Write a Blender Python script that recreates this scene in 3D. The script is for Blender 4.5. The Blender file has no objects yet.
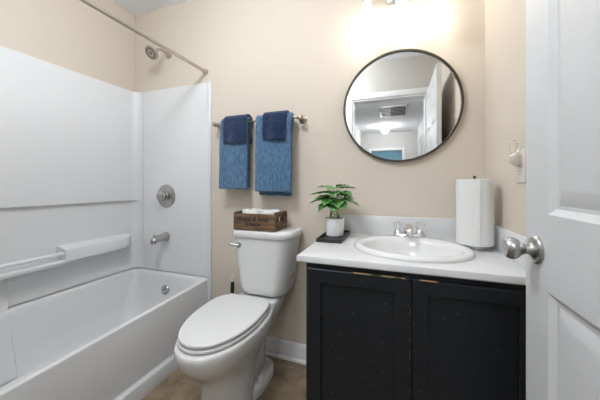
import bpy, bmesh, math, random
from mathutils import Vector, Matrix, noise
C = bpy.context.scene.collection
PI = math.pi
rnd = random.Random(7)

# ------------------------------------------------------------------ camera, world, exposure
H = 1.097                                   # lens height
cam_d = bpy.data.cameras.new('camera')
cam_d.sensor_width = 36.0
cam_d.lens = 16.0
cam_d.shift_y = -16.0 / 600.0
cam_d.clip_start = 0.01
cam = bpy.data.objects.new('camera', cam_d)
cam.location = (0, 0, H)
cam.rotation_euler = (PI / 2, 0, math.radians(19.8))
C.objects.link(cam)
sc = bpy.context.scene
sc.camera = cam
w = bpy.data.worlds.new('world'); sc.world = w
w.use_nodes = True
w.node_tree.nodes['Background'].inputs[0].default_value = (0.8, 0.87, 1, 1)
w.node_tree.nodes['Background'].inputs[1].default_value = 0.3
vs = sc.view_settings
vs.view_transform = 'Standard'; vs.look = 'None'; vs.gamma = 1; vs.use_curve_mapping = False
vs.exposure = 0.08
# strengths of the seen lamps and the added fill domes (the lamps themselves are built further down)
VANITY_E = 9.5
FILL_DOME_E = 35.0
HALL_E = 70.0
HALL_FILL_E = 45.0
BEDROOM_FILL_E = 100.0

# ------------------------------------------------------------------ helpers
BASE = {}

def sharp(bm, deg=35):
    lim = math.radians(deg)
    for f in bm.faces: f.smooth = True
    for e in bm.edges:
        if len(e.link_faces) == 2:
            e.smooth = e.calc_face_angle(0) < lim
        else:
            e.smooth = True

def obj(name, bm, mat, parent=None, mods=None, deg=35, recalc=True):
    if recalc: bmesh.ops.recalc_face_normals(bm, faces=bm.faces[:])
    sharp(bm, deg)
    me = bpy.data.meshes.new(name)
    bm.to_mesh(me); bm.free()
    if isinstance(mat, (list, tuple)):
        for m in mat: me.materials.append(m)
    else:
        me.materials.append(mat)
    o = bpy.data.objects.new(name, me); C.objects.link(o)
    if parent is not None:
        b = BASE.get(parent, Vector())
        me.transform(Matrix.Translation(-b))
        o.parent = parent
        BASE[o] = b
    for kind, kw in (mods or []):
        m = o.modifiers.new(kind, kind)
        for k, v in kw.items(): setattr(m, k, v)
    return o

def tag(o, label, cat, group=None):
    o['label'] = label; o['category'] = cat
    if group: o['group'] = group
    return o

def thing(name, label, cat, loc, group=None):
    o = bpy.data.objects.new(name, None); C.objects.link(o)
    o.empty_display_size = 0.05
    o.location = loc; BASE[o] = Vector(loc)
    return tag(o, label, cat, group)

def struct(name, bm, mat, parent=None, **kw):
    o = obj(name, bm, mat, parent, **kw)
    if parent is None: o['kind'] = 'structure'
    return o

def dup(root, loc, label=None):
    r = root.copy(); C.objects.link(r); r.location = loc
    if label: r['label'] = label
    for ch in list(root.children):
        c = ch.copy(); C.objects.link(c); c.parent = r
        for g in list(ch.children):
            d = g.copy(); C.objects.link(d); d.parent = c
    return r

def box(bm, x0, x1, y0, y1, z0, z1, bev=0.0, seg=2):
    t = bmesh.new()
    bmesh.ops.create_cube(t, size=1)
    for v in t.verts:
        v.co = Vector((x0 + (x1 - x0) * (v.co.x + .5), y0 + (y1 - y0) * (v.co.y + .5), z0 + (z1 - z0) * (v.co.z + .5)))
    if bev > 0:
        bmesh.ops.bevel(t, geom=t.edges[:], offset=bev, segments=seg, profile=.5, affect='EDGES')
    merge(bm, t)
    return bm

def merge(bm, t, M=None):
    if M is not None: bmesh.ops.transform(t, matrix=M, verts=t.verts[:])
    me = bpy.data.meshes.new('tmp'); t.to_mesh(me); t.free()
    bm.from_mesh(me); bpy.data.meshes.remove(me)

def nb(*a, **k):
    bm = bmesh.new(); box(bm, *a, **k); return bm

def rings(bm, rs, close_start=True, close_end=True):
    """rs: list of equally long closed loops of points"""
    vv = [[bm.verts.new(p) for p in r] for r in rs]
    n = len(rs[0])
    for a, b in zip(vv[:-1], vv[1:]):
        for i in range(n):
            j = (i + 1) % n
            bm.faces.new((a[i], a[j], b[j], b[i]))
    if close_start: bm.faces.new(vv[0])
    if close_end: bm.faces.new(vv[-1][::-1])
    return bm

def frame_from(d):
    d = Vector(d).normalized()
    up = Vector((0, 0, 1)) if abs(d.z) < .95 else Vector((1, 0, 0))
    a = d.cross(up).normalized(); b = d.cross(a).normalized()
    return d, a, b

def lathe(bm, prof, origin, axis=(0, 0, 1), n=32, cs=True, ce=True, sx=1, sy=1):
    """prof: list of (radius, distance along axis)"""
    d, a, b = frame_from(axis); o = Vector(origin)
    rs = []
    for r, h in prof:
        r = max(r, 1e-5)
        rs.append([o + d * h + a * (r * sx * math.cos(2 * PI * k / n)) + b * (r * sy * math.sin(2 * PI * k / n)) for k in range(n)])
    return rings(bm, rs, cs, ce)

def tube(bm, pts, r, n=16, cap=True):
    pts = [Vector(p) for p in pts]
    rad = r if isinstance(r, (list, tuple)) else [r] * len(pts)
    rs = []
    pa = None
    for i, p in enumerate(pts):
        d = (pts[min(i + 1, len(pts) - 1)] - pts[max(i - 1, 0)]).normalized()
        if pa is None:
            _, a, b = frame_from(d)
        else:
            a = (pa - d * pa.dot(d)).normalized(); b = d.cross(a)
        pa = a
        b = d.cross(a)
        rs.append([p + a * (rad[i] * math.cos(2 * PI * k / n)) + b * (rad[i] * math.sin(2 * PI * k / n)) for k in range(n)])
    return rings(bm, rs, cap, cap)

def smooth_path(ctrl, m=6):
    """Catmull-Rom through control points"""
    P = [Vector(p) for p in ctrl]; P = [P[0] * 2 - P[1]] + P + [P[-1] * 2 - P[-2]]
    out = []
    for i in range(1, len(P) - 2):
        for k in range(m):
            t = k / m
            a, b, c, d = P[i - 1:i + 3]
            out.append(.5 * ((2 * b) + (c - a) * t + (2 * a - 5 * b + 4 * c - d) * t * t + (3 * b - a - 3 * c + d) * t ** 3))
    out.append(P[-2]); return out

def prism(bm, poly, z0, z1, M=None):
    """polygon in XY extruded along Z, then transformed"""
    t = bmesh.new()
    a = [t.verts.new((x, y, z0)) for x, y in poly]; b = [t.verts.new((x, y, z1)) for x, y in poly]
    n = len(poly)
    for i in range(n): t.faces.new((a[i], a[(i + 1) % n], b[(i + 1) % n], b[i]))
    t.faces.new(a[::-1]); t.faces.new(b)
    merge(bm, t, M)
    return bm

def rrect(x0, x1, y0, y1, r, n=6):
    """rounded rectangle; r a number or (r at x1y1, x0y1, x0y0, x1y0)"""
    R = r if isinstance(r, (list, tuple)) else (r,) * 4
    pts = []
    for (cx, cy, a0), q in zip((((x1), (y1), 0), ((x0), (y1), 90), ((x0), (y0), 180), ((x1), (y0), 270)), R):
        sx = -1 if cx == x1 else 1; sy = -1 if cy == y1 else 1
        for k in range(n + 1):
            a = math.radians(a0 + 90 * k / n)
            pts.append((cx + sx * q + q * math.cos(a), cy + sy * q + q * math.sin(a)))
    return pts

def egg(cx, a, yf, yb, n=64, back=2.8, mid=.58):
    ym = yf + (yb - yf) * mid
    pts = []
    for k in range(n):
        t = 2 * PI * k / n
        c, s = math.cos(t), math.sin(t)
        if s < 0:
            x = a * math.copysign(abs(c) ** .94, c); y = ym + (ym - yf) * s
        else:
            e = 2 / back
            x = a * math.copysign(abs(c) ** e, c); y = ym + (yb - ym) * abs(s) ** e
        pts.append((cx + x, y))
    return pts

def spin(poly, deg=4.0, px=-.783, py=1.12):
    r = math.radians(deg); c, s = math.cos(r), math.sin(r)
    return [(px + (x - px) * c - (y - py) * s, py + (x - px) * s + (y - py) * c) for x, y in poly]

def at_z(poly, z): return [(x, y, z) for x, y in poly]

# ------------------------------------------------------------------ materials
def mat(name, col, rough=.5, metal=0.0, bump=None, var=None, spec=.5, coat=0.0, trans=0.0, emit=None, sheen=0.0):
    m = bpy.data.materials.new(name); m.use_nodes = True
    nt = m.node_tree; N = nt.nodes; L = nt.links
    p = N['Principled BSDF']
    p.inputs['Base Color'].default_value = (*col, 1)
    p.inputs['Roughness'].default_value = rough
    p.inputs['Metallic'].default_value = metal
    p.inputs['Specular IOR Level'].default_value = spec
    p.inputs['Coat Weight'].default_value = coat
    p.inputs['Transmission Weight'].default_value = trans
    p.inputs['Sheen Weight'].default_value = sheen
    if emit:
        p.inputs['Emission Color'].default_value = (*emit[0], 1); p.inputs['Emission Strength'].default_value = emit[1]
    tc = N.new('ShaderNodeTexCoord')
    if bump:
        s, k, d = bump
        n = N.new('ShaderNodeTexNoise'); n.inputs['Scale'].default_value = s; n.inputs['Detail'].default_value = 4
        L.new(tc.outputs['Object'], n.inputs['Vector'])
        b = N.new('ShaderNodeBump'); b.inputs['Strength'].default_value = k; b.inputs['Distance'].default_value = d
        L.new(n.outputs['Fac'], b.inputs['Height']); L.new(b.outputs['Normal'], p.inputs['Normal'])
    if var:
        s, c2, lo, hi = var
        n = N.new('ShaderNodeTexNoise'); n.inputs['Scale'].default_value = s; n.inputs['Detail'].default_value = 5
        L.new(tc.outputs['Object'], n.inputs['Vector'])
        r = N.new('ShaderNodeValToRGB'); r.color_ramp.elements[0].position = lo; r.color_ramp.elements[1].position = hi
        r.color_ramp.elements[0].color = (*col, 1); r.color_ramp.elements[1].color = (*c2, 1)
        L.new(n.outputs['Fac'], r.inputs['Fac']); L.new(r.outputs['Color'], p.inputs['Base Color'])
    return m

M_wall = mat('wall_paint_beige', (.69, .612, .522), .75, bump=(220, .06, .002), spec=.25)
M_ceil = mat('ceiling_paint', (.88, .90, .93), .9, bump=(160, .15, .003), spec=.2)
M_hall = mat('hall_paint', (.60, .595, .58), .8, spec=.25)
M_trim = mat('trim_white', (.76, .76, .76), .4, spec=.4)
M_door = mat('door_white', (.64, .645, .655), .42, spec=.4)
def grain(m):
    nt = m.node_tree; N = nt.nodes; L = nt.links
    tc = N.new('ShaderNodeTexCoord'); mp = N.new('ShaderNodeMapping'); mp.inputs['Scale'].default_value = (8, 8, 130)
    n = N.new('ShaderNodeTexNoise'); n.inputs['Scale'].default_value = 1.6; n.inputs['Detail'].default_value = 3; n.inputs['Distortion'].default_value = .8
    b = N.new('ShaderNodeBump'); b.inputs['Strength'].default_value = .16; b.inputs['Distance'].default_value = .002
    L.new(tc.outputs['Object'], mp.inputs['Vector']); L.new(mp.outputs['Vector'], n.inputs['Vector'])
    L.new(n.outputs['Fac'], b.inputs['Height']); L.new(b.outputs['Normal'], N['Principled BSDF'].inputs['Normal'])
grain(M_door)
M_acryl = mat('acrylic_white', (.76, .765, .775), .33, spec=.5)
M_ceram = mat('ceramic_white', (.78, .78, .78), .12, spec=.5)
M_seat = mat('seat_plastic_white', (.80, .80, .80), .25)
M_counter = mat('cultured_marble', (.74, .745, .755), .25, var=(7, (.70, .705, .715), .4, .7))
M_nickel = mat('brushed_nickel', (.56, .50, .43), .30, 1.0)
M_fit = mat('tub_fitting_nickel', (.47, .46, .445), .24, 1.0)
M_satin = mat('satin_steel', (.46, .455, .45), .3, 1.0)
M_chrome = mat('chrome', (.82, .82, .83), .08, 1.0)
M_dark = mat('dark_rubber', (.02, .02, .02), .5)
M_hole = mat('dark_hole', (.012, .012, .012), .6)
M_frame = mat('mirror_frame_bronze', (.075, .064, .050), .38, .6)
M_mirror = mat('mirror_silver', (.93, .94, .94), .0, 1.0)
M_pot = mat('pot_white', (.78, .78, .78), .4)
M_soil = mat('soil', (.05, .035, .02), .9, bump=(90, .8, .01))
M_tray = mat('tray_charcoal', (.025, .025, .028), .45)
M_paper = mat('paper_white', (.80, .80, .79), .95, bump=(180, .25, .002), spec=.1)
M_core = mat('card_core', (.40, .29, .18), .9)
M_plate = mat('outlet_plastic', (.75, .70, .64), .35)
M_warm = mat('warmer_plastic', (.68, .64, .58), .35)
M_ink = mat('stencil_ink', (.016, .010, .007), .8)
M_blue = mat('bedroom_blue_paint', (.28, .50, .63), .8, spec=.2)
M_grille = mat('grille_white', (.72, .72, .72), .4)
M_stem = mat('plant_stem', (.38, .42, .19), .6)
M_glass = mat('clear_glass', (1, 1, 1), .03, trans=1.0)

def towel_mat(name, c1, c2):
    m = mat(name, c1, .95, spec=.1, sheen=.35)
    nt = m.node_tree; N = nt.nodes; L = nt.links; p = N['Principled BSDF']
    tc = N.new('ShaderNodeTexCoord')
    mp = N.new('ShaderNodeMapping'); mp.inputs['Scale'].default_value = (1, 1, .25)
    L.new(tc.outputs['Object'], mp.inputs['Vector'])
    n1 = N.new('ShaderNodeTexNoise'); n1.inputs['Scale'].default_value = 125; n1.inputs['Detail'].default_value = 5
    L.new(mp.outputs['Vector'], n1.inputs['Vector'])
    r = N.new('ShaderNodeValToRGB'); r.color_ramp.elements[0].position = .36; r.color_ramp.elements[1].position = .68
    r.color_ramp.elements[0].color = (*c1, 1); r.color_ramp.elements[1].color = (*c2, 1)
    L.new(n1.outputs['Fac'], r.inputs['Fac']); L.new(r.outputs['Color'], p.inputs['Base Color'])
    n2 = N.new('ShaderNodeTexNoise'); n2.inputs['Scale'].default_value = 420; n2.inputs['Detail'].default_value = 3
    L.new(tc.outputs['Object'], n2.inputs['Vector'])
    b = N.new('ShaderNodeBump'); b.inputs['Strength'].default_value = .9; b.inputs['Distance'].default_value = .004
    L.new(n2.outputs['Fac'], b.inputs['Height']); L.new(b.outputs['Normal'], p.inputs['Normal'])
    return m
M_towel = towel_mat('towel_denim_blue', (.060, .130, .235), (.125, .235, .37))
M_navy = towel_mat('towel_navy', (.006, .018, .058), (.014, .038, .105))

def wood_mat(name, c1, c2, c3, axis='X', scale=9):
    m = mat(name, c1, .7, spec=.25)
    nt = m.node_tree; N = nt.nodes; L = nt.links; p = N['Principled BSDF']
    tc = N.new('ShaderNodeTexCoord')
    mp = N.new('ShaderNodeMapping')
    mp.inputs['Scale'].default_value = (1, 9, 9) if axis == 'X' else (9, 1, 9)
    L.new(tc.outputs['Object'], mp.inputs['Vector'])
    n1 = N.new('ShaderNodeTexNoise'); n1.inputs['Scale'].default_value = scale; n1.inputs['Detail'].default_value = 7; n1.inputs['Distortion'].default_value = .6
    L.new(mp.outputs['Vector'], n1.inputs['Vector'])
    r = N.new('ShaderNodeValToRGB'); e = r.color_ramp.elements
    e[0].position = .3; e[0].color = (*c1, 1); e[1].position = .72; e[1].color = (*c3, 1)
    q = e.new(.5); q.color = (*c2, 1)
    L.new(n1.outputs['Fac'], r.inputs['Fac']); L.new(r.outputs['Color'], p.inputs['Base Color'])
    b = N.new('ShaderNodeBump'); b.inputs['Strength'].default_value = .4; b.inputs['Distance'].default_value = .002
    L.new(n1.outputs['Fac'], b.inputs['Height']); L.new(b.outputs['Normal'], p.inputs['Normal'])
    return m
M_crate = wood_mat('crate_wood', (.06, .035, .02), (.165, .10, .06), (.27, .17, .10))
M_crate_end = wood_mat('crate_wood_ends', (.055, .033, .02), (.14, .088, .054), (.23, .145, .09), 'Y')

def floor_mat():
    m = mat('floor_tile_brown', (.2, .13, .08), .45, spec=.4)
    nt = m.node_tree; N = nt.nodes; L = nt.links; p = N['Principled BSDF']
    tc = N.new('ShaderNodeTexCoord')
    br = N.new('ShaderNodeTexBrick')
    br.offset = 0.0; br.squash = 1.0
    br.inputs['Scale'].default_value = 1.0
    br.inputs['Brick Width'].default_value = .305; br.inputs['Row Height'].default_value = .305
    br.inputs['Mortar Size'].default_value = .0035; br.inputs['Mortar Smooth'].default_value = .3
    br.inputs['Color1'].default_value = (.30, .235, .16, 1); br.inputs['Color2'].default_value = (.25, .195, .13, 1)
    br.inputs['Mortar'].default_value = (.35, .30, .23, 1)
    mp = N.new('ShaderNodeMapping'); mp.inputs['Location'].default_value = (.075, .04, 0)
    L.new(tc.outputs['Object'], mp.inputs['Vector']); L.new(mp.outputs['Vector'], br.inputs['Vector'])
    n = N.new('ShaderNodeTexNoise'); n.inputs['Scale'].default_value = 11; n.inputs['Detail'].default_value = 7
    L.new(tc.outputs['Object'], n.inputs['Vector'])
    r = N.new('ShaderNodeValToRGB'); r.color_ramp.elements[0].position = .3; r.color_ramp.elements[1].position = .7
    r.color_ramp.elements[0].color = (.62, .58, .54, 1); r.color_ramp.elements[1].color = (1.25, 1.2, 1.15, 1)
    L.new(n.outputs['Fac'], r.inputs['Fac'])
    mx = N.new('ShaderNodeMix'); mx.data_type = 'RGBA'; mx.blend_type = 'MULTIPLY'; mx.inputs[0].default_value = 1
    L.new(br.outputs['Color'], mx.inputs[6]); L.new(r.outputs['Color'], mx.inputs[7])
    L.new(mx.outputs[2], p.inputs['Base Color'])
    b = N.new('ShaderNodeBump'); b.inputs['Strength'].default_value = .3; b.inputs['Distance'].default_value = .002; b.invert = True
    L.new(br.outputs['Fac'], b.inputs['Height']); L.new(b.outputs['Normal'], p.inputs['Normal'])
    return m
M_floor = floor_mat()

def cabinet_mat(name='cabinet_black_paint', thr=.775):
    """near black paint with small chips down to the wood"""
    m = mat(name, (.0100, .0138, .0205), .42, spec=.35)
    nt = m.node_tree; N = nt.nodes; L = nt.links; p = N['Principled BSDF']
    tc = N.new('ShaderNodeTexCoord')
    n = N.new('ShaderNodeTexNoise'); n.inputs['Scale'].default_value = 62; n.inputs['Detail'].default_value = 3
    L.new(tc.outputs['Object'], n.inputs['Vector'])
    r = N.new('ShaderNodeValToRGB'); r.color_ramp.elements[0].position = thr; r.color_ramp.elements[1].position = thr + .02
    r.color_ramp.elements[0].color = (.0105, .013, .017, 1); r.color_ramp.elements[1].color = (.22, .15, .09, 1)
    L.new(n.outputs['Fac'], r.inputs['Fac'])
    sx = N.new('ShaderNodeSeparateXYZ'); cx = N.new('ShaderNodeCombineXYZ')
    L.new(tc.outputs['Object'], sx.inputs[0]); L.new(sx.outputs['X'], cx.inputs['X']); L.new(sx.outputs['Z'], cx.inputs['Y'])
    v = N.new('ShaderNodeTexVoronoi'); v.voronoi_dimensions = '2D'; v.inputs['Scale'].default_value = 26
    L.new(cx.outputs[0], v.inputs['Vector'])
    lt = N.new('ShaderNodeMath'); lt.operation = 'LESS_THAN'; lt.inputs[1].default_value = .045
    L.new(v.outputs['Distance'], lt.inputs[0])
    sc_ = N.new('ShaderNodeSeparateColor'); L.new(v.outputs['Color'], sc_.inputs[0])
    gt = N.new('ShaderNodeMath'); gt.operation = 'GREATER_THAN'; gt.inputs[1].default_value = .86
    L.new(sc_.outputs[0], gt.inputs[0])
    ml = N.new('ShaderNodeMath'); ml.operation = 'MULTIPLY'; L.new(lt.outputs[0], ml.inputs[0]); L.new(gt.outputs[0], ml.inputs[1])
    mx = N.new('ShaderNodeMix'); mx.data_type = 'RGBA'
    L.new(ml.outputs[0], mx.inputs[0]); L.new(r.outputs['Color'], mx.inputs[6]); mx.inputs[7].default_value = (.17, .16, .145, 1)
    L.new(mx.outputs[2], p.inputs['Base Color'])
    return m
M_cab = cabinet_mat()
M_worn = mat('worn_bare_wood_edge', (.03, .022, .015), .5, var=(18, (.46, .28, .13), .40, .52))

def leaf_mat():
    m = mat('leaf_green', (.055, .20, .05), .35, var=(14, (.16, .36, .10), .35, .7))
    return m
M_leaf = leaf_mat()

def glow(name, col, e):
    m = bpy.data.materials.new(name); m.use_nodes = True
    N = m.node_tree.nodes; N.remove(N['Principled BSDF'])
    em = N.new('ShaderNodeEmission'); em.inputs[0].default_value = (*col, 1); em.inputs[1].default_value = e
    m.node_tree.links.new(em.outputs[0], N['Material Output'].inputs['Surface'])
    return m
M_shade = glow('lit_frosted_shade', (1, .95, .88), VANITY_E)
M_fill_dome = glow('bathroom_fill_glow', (.90, .95, 1), FILL_DOME_E)
M_hall_fill = glow('near_hall_fill_glow', (.95, .98, 1), HALL_FILL_E)
M_hdome = glow('lit_hall_dome', (.97, .98, 1), HALL_E)
M_bedroom_fill = glow('bedroom_fill_glow', (1, .98, .95), BEDROOM_FILL_E)

# ------------------------------------------------------------------ room shell
XL, XR, YB, YF, ZC = -1.964, .416, 1.56, .045, 2.44
YH = -.075                        # hall side of the front wall
HX0, HX1, HY = -.86, .50, -4.25   # hall
DX0, DX1, DZ = -.47, .298, 2.04   # doorway
struct('floor', nb(XL - .1, XR + .1, YH, YB + .1, -.1, 0), M_floor)
struct('floor_hall', nb(-2.2, 1.6, -7.2, YH, -.1, 0), M_floor)
struct('ceiling', nb(XL - .1, XR + .1, YF, YB + .1, ZC, ZC + .1), M_ceil)
struct('ceiling_hall', nb(-2.2, 1.6, -7.2, YF, ZC, ZC + .1), M_ceil)
struct('wall_back', nb(XL - .1, XR + .1, YB, YB + .1, 0, ZC), M_wall)
struct('wall_left', nb(XL - .1, XL, YH, YB, 0, ZC), M_wall)
struct('wall_right', nb(XR, XR + .1, YF, YB, 0, ZC), M_wall)
bm = bmesh.new()
box(bm, XL, DX0, YH, YF, 0, ZC); box(bm, DX1, XR + .1, YH, YF, 0, ZC); box(bm, DX0, DX1, YH, YF, DZ, ZC)
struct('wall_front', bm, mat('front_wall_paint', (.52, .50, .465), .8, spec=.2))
struct('wall_hall_left', nb(HX0 - .1, HX0, HY, YH, 0, ZC), M_hall)
struct('wall_hall_right', nb(HX1, HX1 + .1, HY, YH, 0, ZC), M_hall)
EX0, EX1, EZ = -.62, .15, 1.97
bm = bmesh.new()
box(bm, -2.2, EX0, HY - .12, HY, 0, ZC); box(bm, EX1, 1.6, HY - .12, HY, 0, ZC); box(bm, EX0, EX1, HY - .12, HY, EZ, ZC)
struct('wall_hall_end', bm, M_hall)
bm = bmesh.new()
box(bm, -2.2, 1.6, -7.2, -7.1, 0, ZC); box(bm, -2.3, -2.2, -7.2, HY, 0, ZC); box(bm, 1.6, 1.7, -7.2, HY, 0, ZC)
struct('wall_bedroom', bm, M_blue)

def casing(bm, x0, x1, z1, y, dy, wd=.06):
    """flat casing round an opening in a wall of constant Y; dy = direction it stands proud"""
    ya, yb = sorted((y, y + dy * .016))
    box(bm, x0 - wd, x0, ya, yb, 0, z1 + wd, .004); box(bm, x1, x1 + wd, ya, yb, 0, z1 + wd, .004); box(bm, x0, x1, ya, yb, z1, z1 + wd, .004)
bm = bmesh.new()
casing(bm, DX0, DX1, DZ, YF, 1); casing(bm, DX0, DX1, DZ, YH, -1)
box(bm, DX0, DX0 + .018, YH, YF, 0, DZ); box(bm, DX1 - .018, DX1, YH, YF, 0, DZ); box(bm, DX0 + .018, DX1 - .018, YH, YF, DZ - .018, DZ)
struct('trim_1', bm, M_trim)
bm = bmesh.new(); casing(bm, EX0, EX1, EZ, HY, 1, .075)
struct('trim_2', bm, M_trim)

def base_profile(bm, x0, x1):
    prof = [(0, 0), (-.013, 0), (-.013, .078), (-.010, .086), (-.010, .092), (-.004, .104), (0, .106)]
    t = bmesh.new()
    a = [t.verts.new((x0, YB + y, z)) for y, z in prof]; b = [t.verts.new((x1, YB + y, z)) for y, z in prof]
    for i in range(len(prof)): t.faces.new((a[i], a[(i + 1) % len(prof)], b[(i + 1) % len(prof)], b[i]))
    t.faces.new(a); t.faces.new(b[::-1]); merge(bm, t)
    t = bmesh.new()
    prof = [(-.013, 0), (-.027, 0), (-.024, .010), (-.013, .017)]
    a = [t.verts.new((x0, YB + y, z)) for y, z in prof]; b = [t.verts.new((x1, YB + y, z)) for y, z in prof]
    for i in range(4): t.faces.new((a[i], a[(i + 1) % 4], b[(i + 1) % 4], b[i]))
    t.faces.new(a); t.faces.new(b[::-1]); merge(bm, t)
bm = bmesh.new(); base_profile(bm, -1.215, -.345)
struct('baseboard_back', bm, M_trim)

# ------------------------------------------------------------------ panelled doors
def door_leaf_bm(W, Ht, T, panels):
    """leaf in local x 0..W, y 0..T, z 0..Ht with moulded panels on both faces"""
    bm = bmesh.new()
    def face_grid(y, s):
        xs = sorted({0, W} | {p[0] for p in panels} | {p[1] for p in panels})
        zs = sorted({0, Ht} | {p[2] for p in panels} | {p[3] for p in panels})
        for i in range(len(xs) - 1):
            for j in range(len(zs) - 1):
                cx, cz = (xs[i] + xs[i + 1]) / 2, (zs[j] + zs[j + 1]) / 2
                if any(p[0] < cx < p[1] and p[2] < cz < p[3] for p in panels): continue
                bm.faces.new([bm.verts.new((x, y, z)) for x, z in ((xs[i], zs[j]), (xs[i + 1], zs[j]), (xs[i + 1], zs[j + 1]), (xs[i], zs[j + 1]))])
        for x0, x1, z0, z1 in panels:
            rs = []
            for ins, dep in ((0, 0), (.006, .004), (.013, .009), (.020, .0095), (.026, .0075), (.045, .0015), (.050, .001)):
                yy = y + s * dep
                rs.append([(x0 + ins, yy, z0 + ins), (x1 - ins, yy, z0 + ins), (x1 - ins, yy, z1 - ins), (x0 + ins, yy, z1 - ins)])
            rings(bm, rs, False, True)
    face_grid(0, 1); face_grid(T, -1)
    for a, b in (((0, 0), (W, 0)), ((W, 0), (W, Ht)), ((W, Ht), (0, Ht)), ((0, Ht), (0, 0))):
        bm.faces.new([bm.verts.new(p) for p in ((a[0], 0, a[1]), (b[0], 0, b[1]), (b[0], T, b[1]), (a[0], T, a[1]))])
    bmesh.ops.remove_doubles(bm, verts=bm.verts[:], dist=1e-5)
    return bm

def six_panels(W):
    s, m = .10, .09
    pw = (W - 2 * s - m) / 2
    out = []
    for z0, z1 in ((.23, .862), (1.022, 1.62), (1.73, 1.93)):
        out += [(s, s + pw, z0, z1), (W - s - pw, W - s, z0, z1)]
    return out

DW = .72
bm = door_leaf_bm(DW, 2.02, .035, six_panels(DW))
# open leaf: local x runs from hinge (Y=.07) to latch, thickness towards +X
for v in bm.verts:
    v.co = Vector((.295 + v.co.y, .07 + v.co.x, .012 + v.co.z))
d1 = struct('door_1', bm, M_door, deg=20)
def knob(parent, sgn, x, y, z):
    bm = bmesh.new()
    lathe(bm, [(.0, 0), (.034, 0), (.034, .004), (.030, .009), (.017, .012), (.0135, .016), (.012, .021), (.012, .029), (.0145, .032), (.0155, .036),
               (.020, .041), (.0245, .047), (.0265, .054), (.0262, .060), (.0245, .066), (.0215, .071), (.020, .073), (.0, .0735)], (x, y, z), (sgn, 0, 0), 40)
    bmesh.ops.transform(bm, matrix=Matrix.Translation((x, y, z)) @ Matrix.Diagonal((.82, .92, .92, 1)) @ Matrix.Translation((-x, -y, -z)), verts=bm.verts[:])
    k = obj('knob', bm, M_satin, parent)
    k['label'] = 'satin nickel door knob'
    bm = bmesh.new()
    lathe(bm, [(0, .0597), (.004, .0597), (.004, .0612), (0, .0614)], (x, y, z), (sgn, 0, 0), 16)
    obj('lock_button', bm, M_satin, k)
    bm = bmesh.new()
    lathe(bm, [(0, .011), (.0035, .011), (.0035, .0145), (0, .0145)], (x + 0, y - .012, z - .012), (sgn, 0, 0), 12)
    obj('set_screw', bm, M_hole, k)
KY, KZ = .736, .951
knob(d1, -1, .295, KY, KZ)
knob(d1, 1, .330, KY, KZ)
obj('latch_plate', nb(.3045, .3205, .7897, .7912, KZ - .028, KZ + .028, .0004), M_satin, d1)

# hall doors (seen in the mirror)
def hall_door(name, x, y0, y1, s):
    W = y1 - y0
    bm = door_leaf_bm(W, 2.0, .03, six_panels(W))
    for v in bm.verts: v.co = Vector((x + s * v.co.y, y0 + v.co.x, .01 + v.co.z))
    o = struct(name, bm, M_door, deg=20)
    return o
hall_door('door_2', HX1 - .031, -3.1, -2.35, 1)
hall_door('door_3', HX0 + .031, -2.55, -1.85, -1)
def side_casing(x, s, y0, y1, z1):
    bm = bmesh.new(); a, b = sorted((x, x + s * .04))
    box(bm, a, b, y0 - .065, y0, 0, z1 + .065, .004); box(bm, a, b, y1, y1 + .065, 0, z1 + .065, .004); box(bm, a, b, y0, y1, z1, z1 + .065, .004)
    return bm
struct('trim_3', side_casing(HX1, -1, -3.1, -2.35, 2.02), M_trim)
struct('trim_4', side_casing(HX0, 1, -2.55, -1.85, 2.02), M_trim)

# return-air grille in the hall ceiling
t = thing('ceiling_vent', 'white slatted air return grille in the hall ceiling, seen in the mirror', 'vent', (-.05, -2.1, ZC))
bm = bmesh.new()
gx0, gx1, gy0, gy1 = -.30, .20, -2.48, -1.74
box(bm, gx0, gx1, gy0, gy0 + .035, ZC - .014, ZC, .003); box(bm, gx0, gx1, gy1 - .035, gy1, ZC - .014, ZC, .003)
box(bm, gx0, gx0 + .035, gy0, gy1, ZC - .014, ZC, .003); box(bm, gx1 - .035, gx1, gy0, gy1, ZC - .014, ZC, .003)
obj('frame', bm, M_grille, t)
bm = bmesh.new()
for k in range(7):
    yy = gy0 + .075 + k * .098
    tt = bmesh.new(); box(tt, gx0 + .03, gx1 - .03, -.022, .022, -.001, .001)
    merge(bm, tt, Matrix.Translation((0, yy, ZC - .010)) @ Matrix.Rotation(math.radians(-8), 4, 'X'))
obj('louvers', bm, M_grille, t)
obj('duct_backing', nb(gx0 + .03, gx1 - .03, gy0 + .03, gy1 - .03, ZC - .0016, ZC - .0003), mat('duct_grey', (.12, .12, .12), .9), t)

def dome(name, label, x, y, m, r=.14, dp=1.0, group=None):
    t = thing(name, label, 'ceiling light', (x, y, ZC), group)
    bm = bmesh.new(); lathe(bm, [(0, 0), (r * .95, 0), (r * .95, .018), (r * .8, .024), (0, .024)], (x, y, ZC), (0, 0, -1), 40)
    obj('canopy', bm, M_grille, t)
    bm = bmesh.new(); lathe(bm, [(r * .86, .020), (r * .9, .04 * dp), (r * .82, .07 * dp), (r * .6, .095 * dp), (r * .3, .108 * dp), (0, .111 * dp)], (x, y, ZC), (0, 0, -1), 40)
    obj('glass_dome', bm, m, t)
    return t
dome('ceiling_light', 'round flush dome light on the hall ceiling, lit, seen in the mirror', -.24, -3.4, M_hdome, .10, 1.5)
dome('ceiling_light', 'added fill dome on the hall ceiling just outside the bathroom door, unseen, lit', -.15, -.85, M_hall_fill, .18)  # unseen lamp, added as frontal fill through the doorway
dome('ceiling_light', 'added fill dome on the bathroom ceiling, out of view, lit', -.78, .50, M_fill_dome, .21, 1.9)  # unseen lamp, added to even out the light in the bathroom
dome('ceiling_light', 'added fill dome on the ceiling of the blue room, unseen, lit', -.24, -5.6, M_bedroom_fill, .16)  # unseen lamp, added to brighten the blue walls

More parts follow.
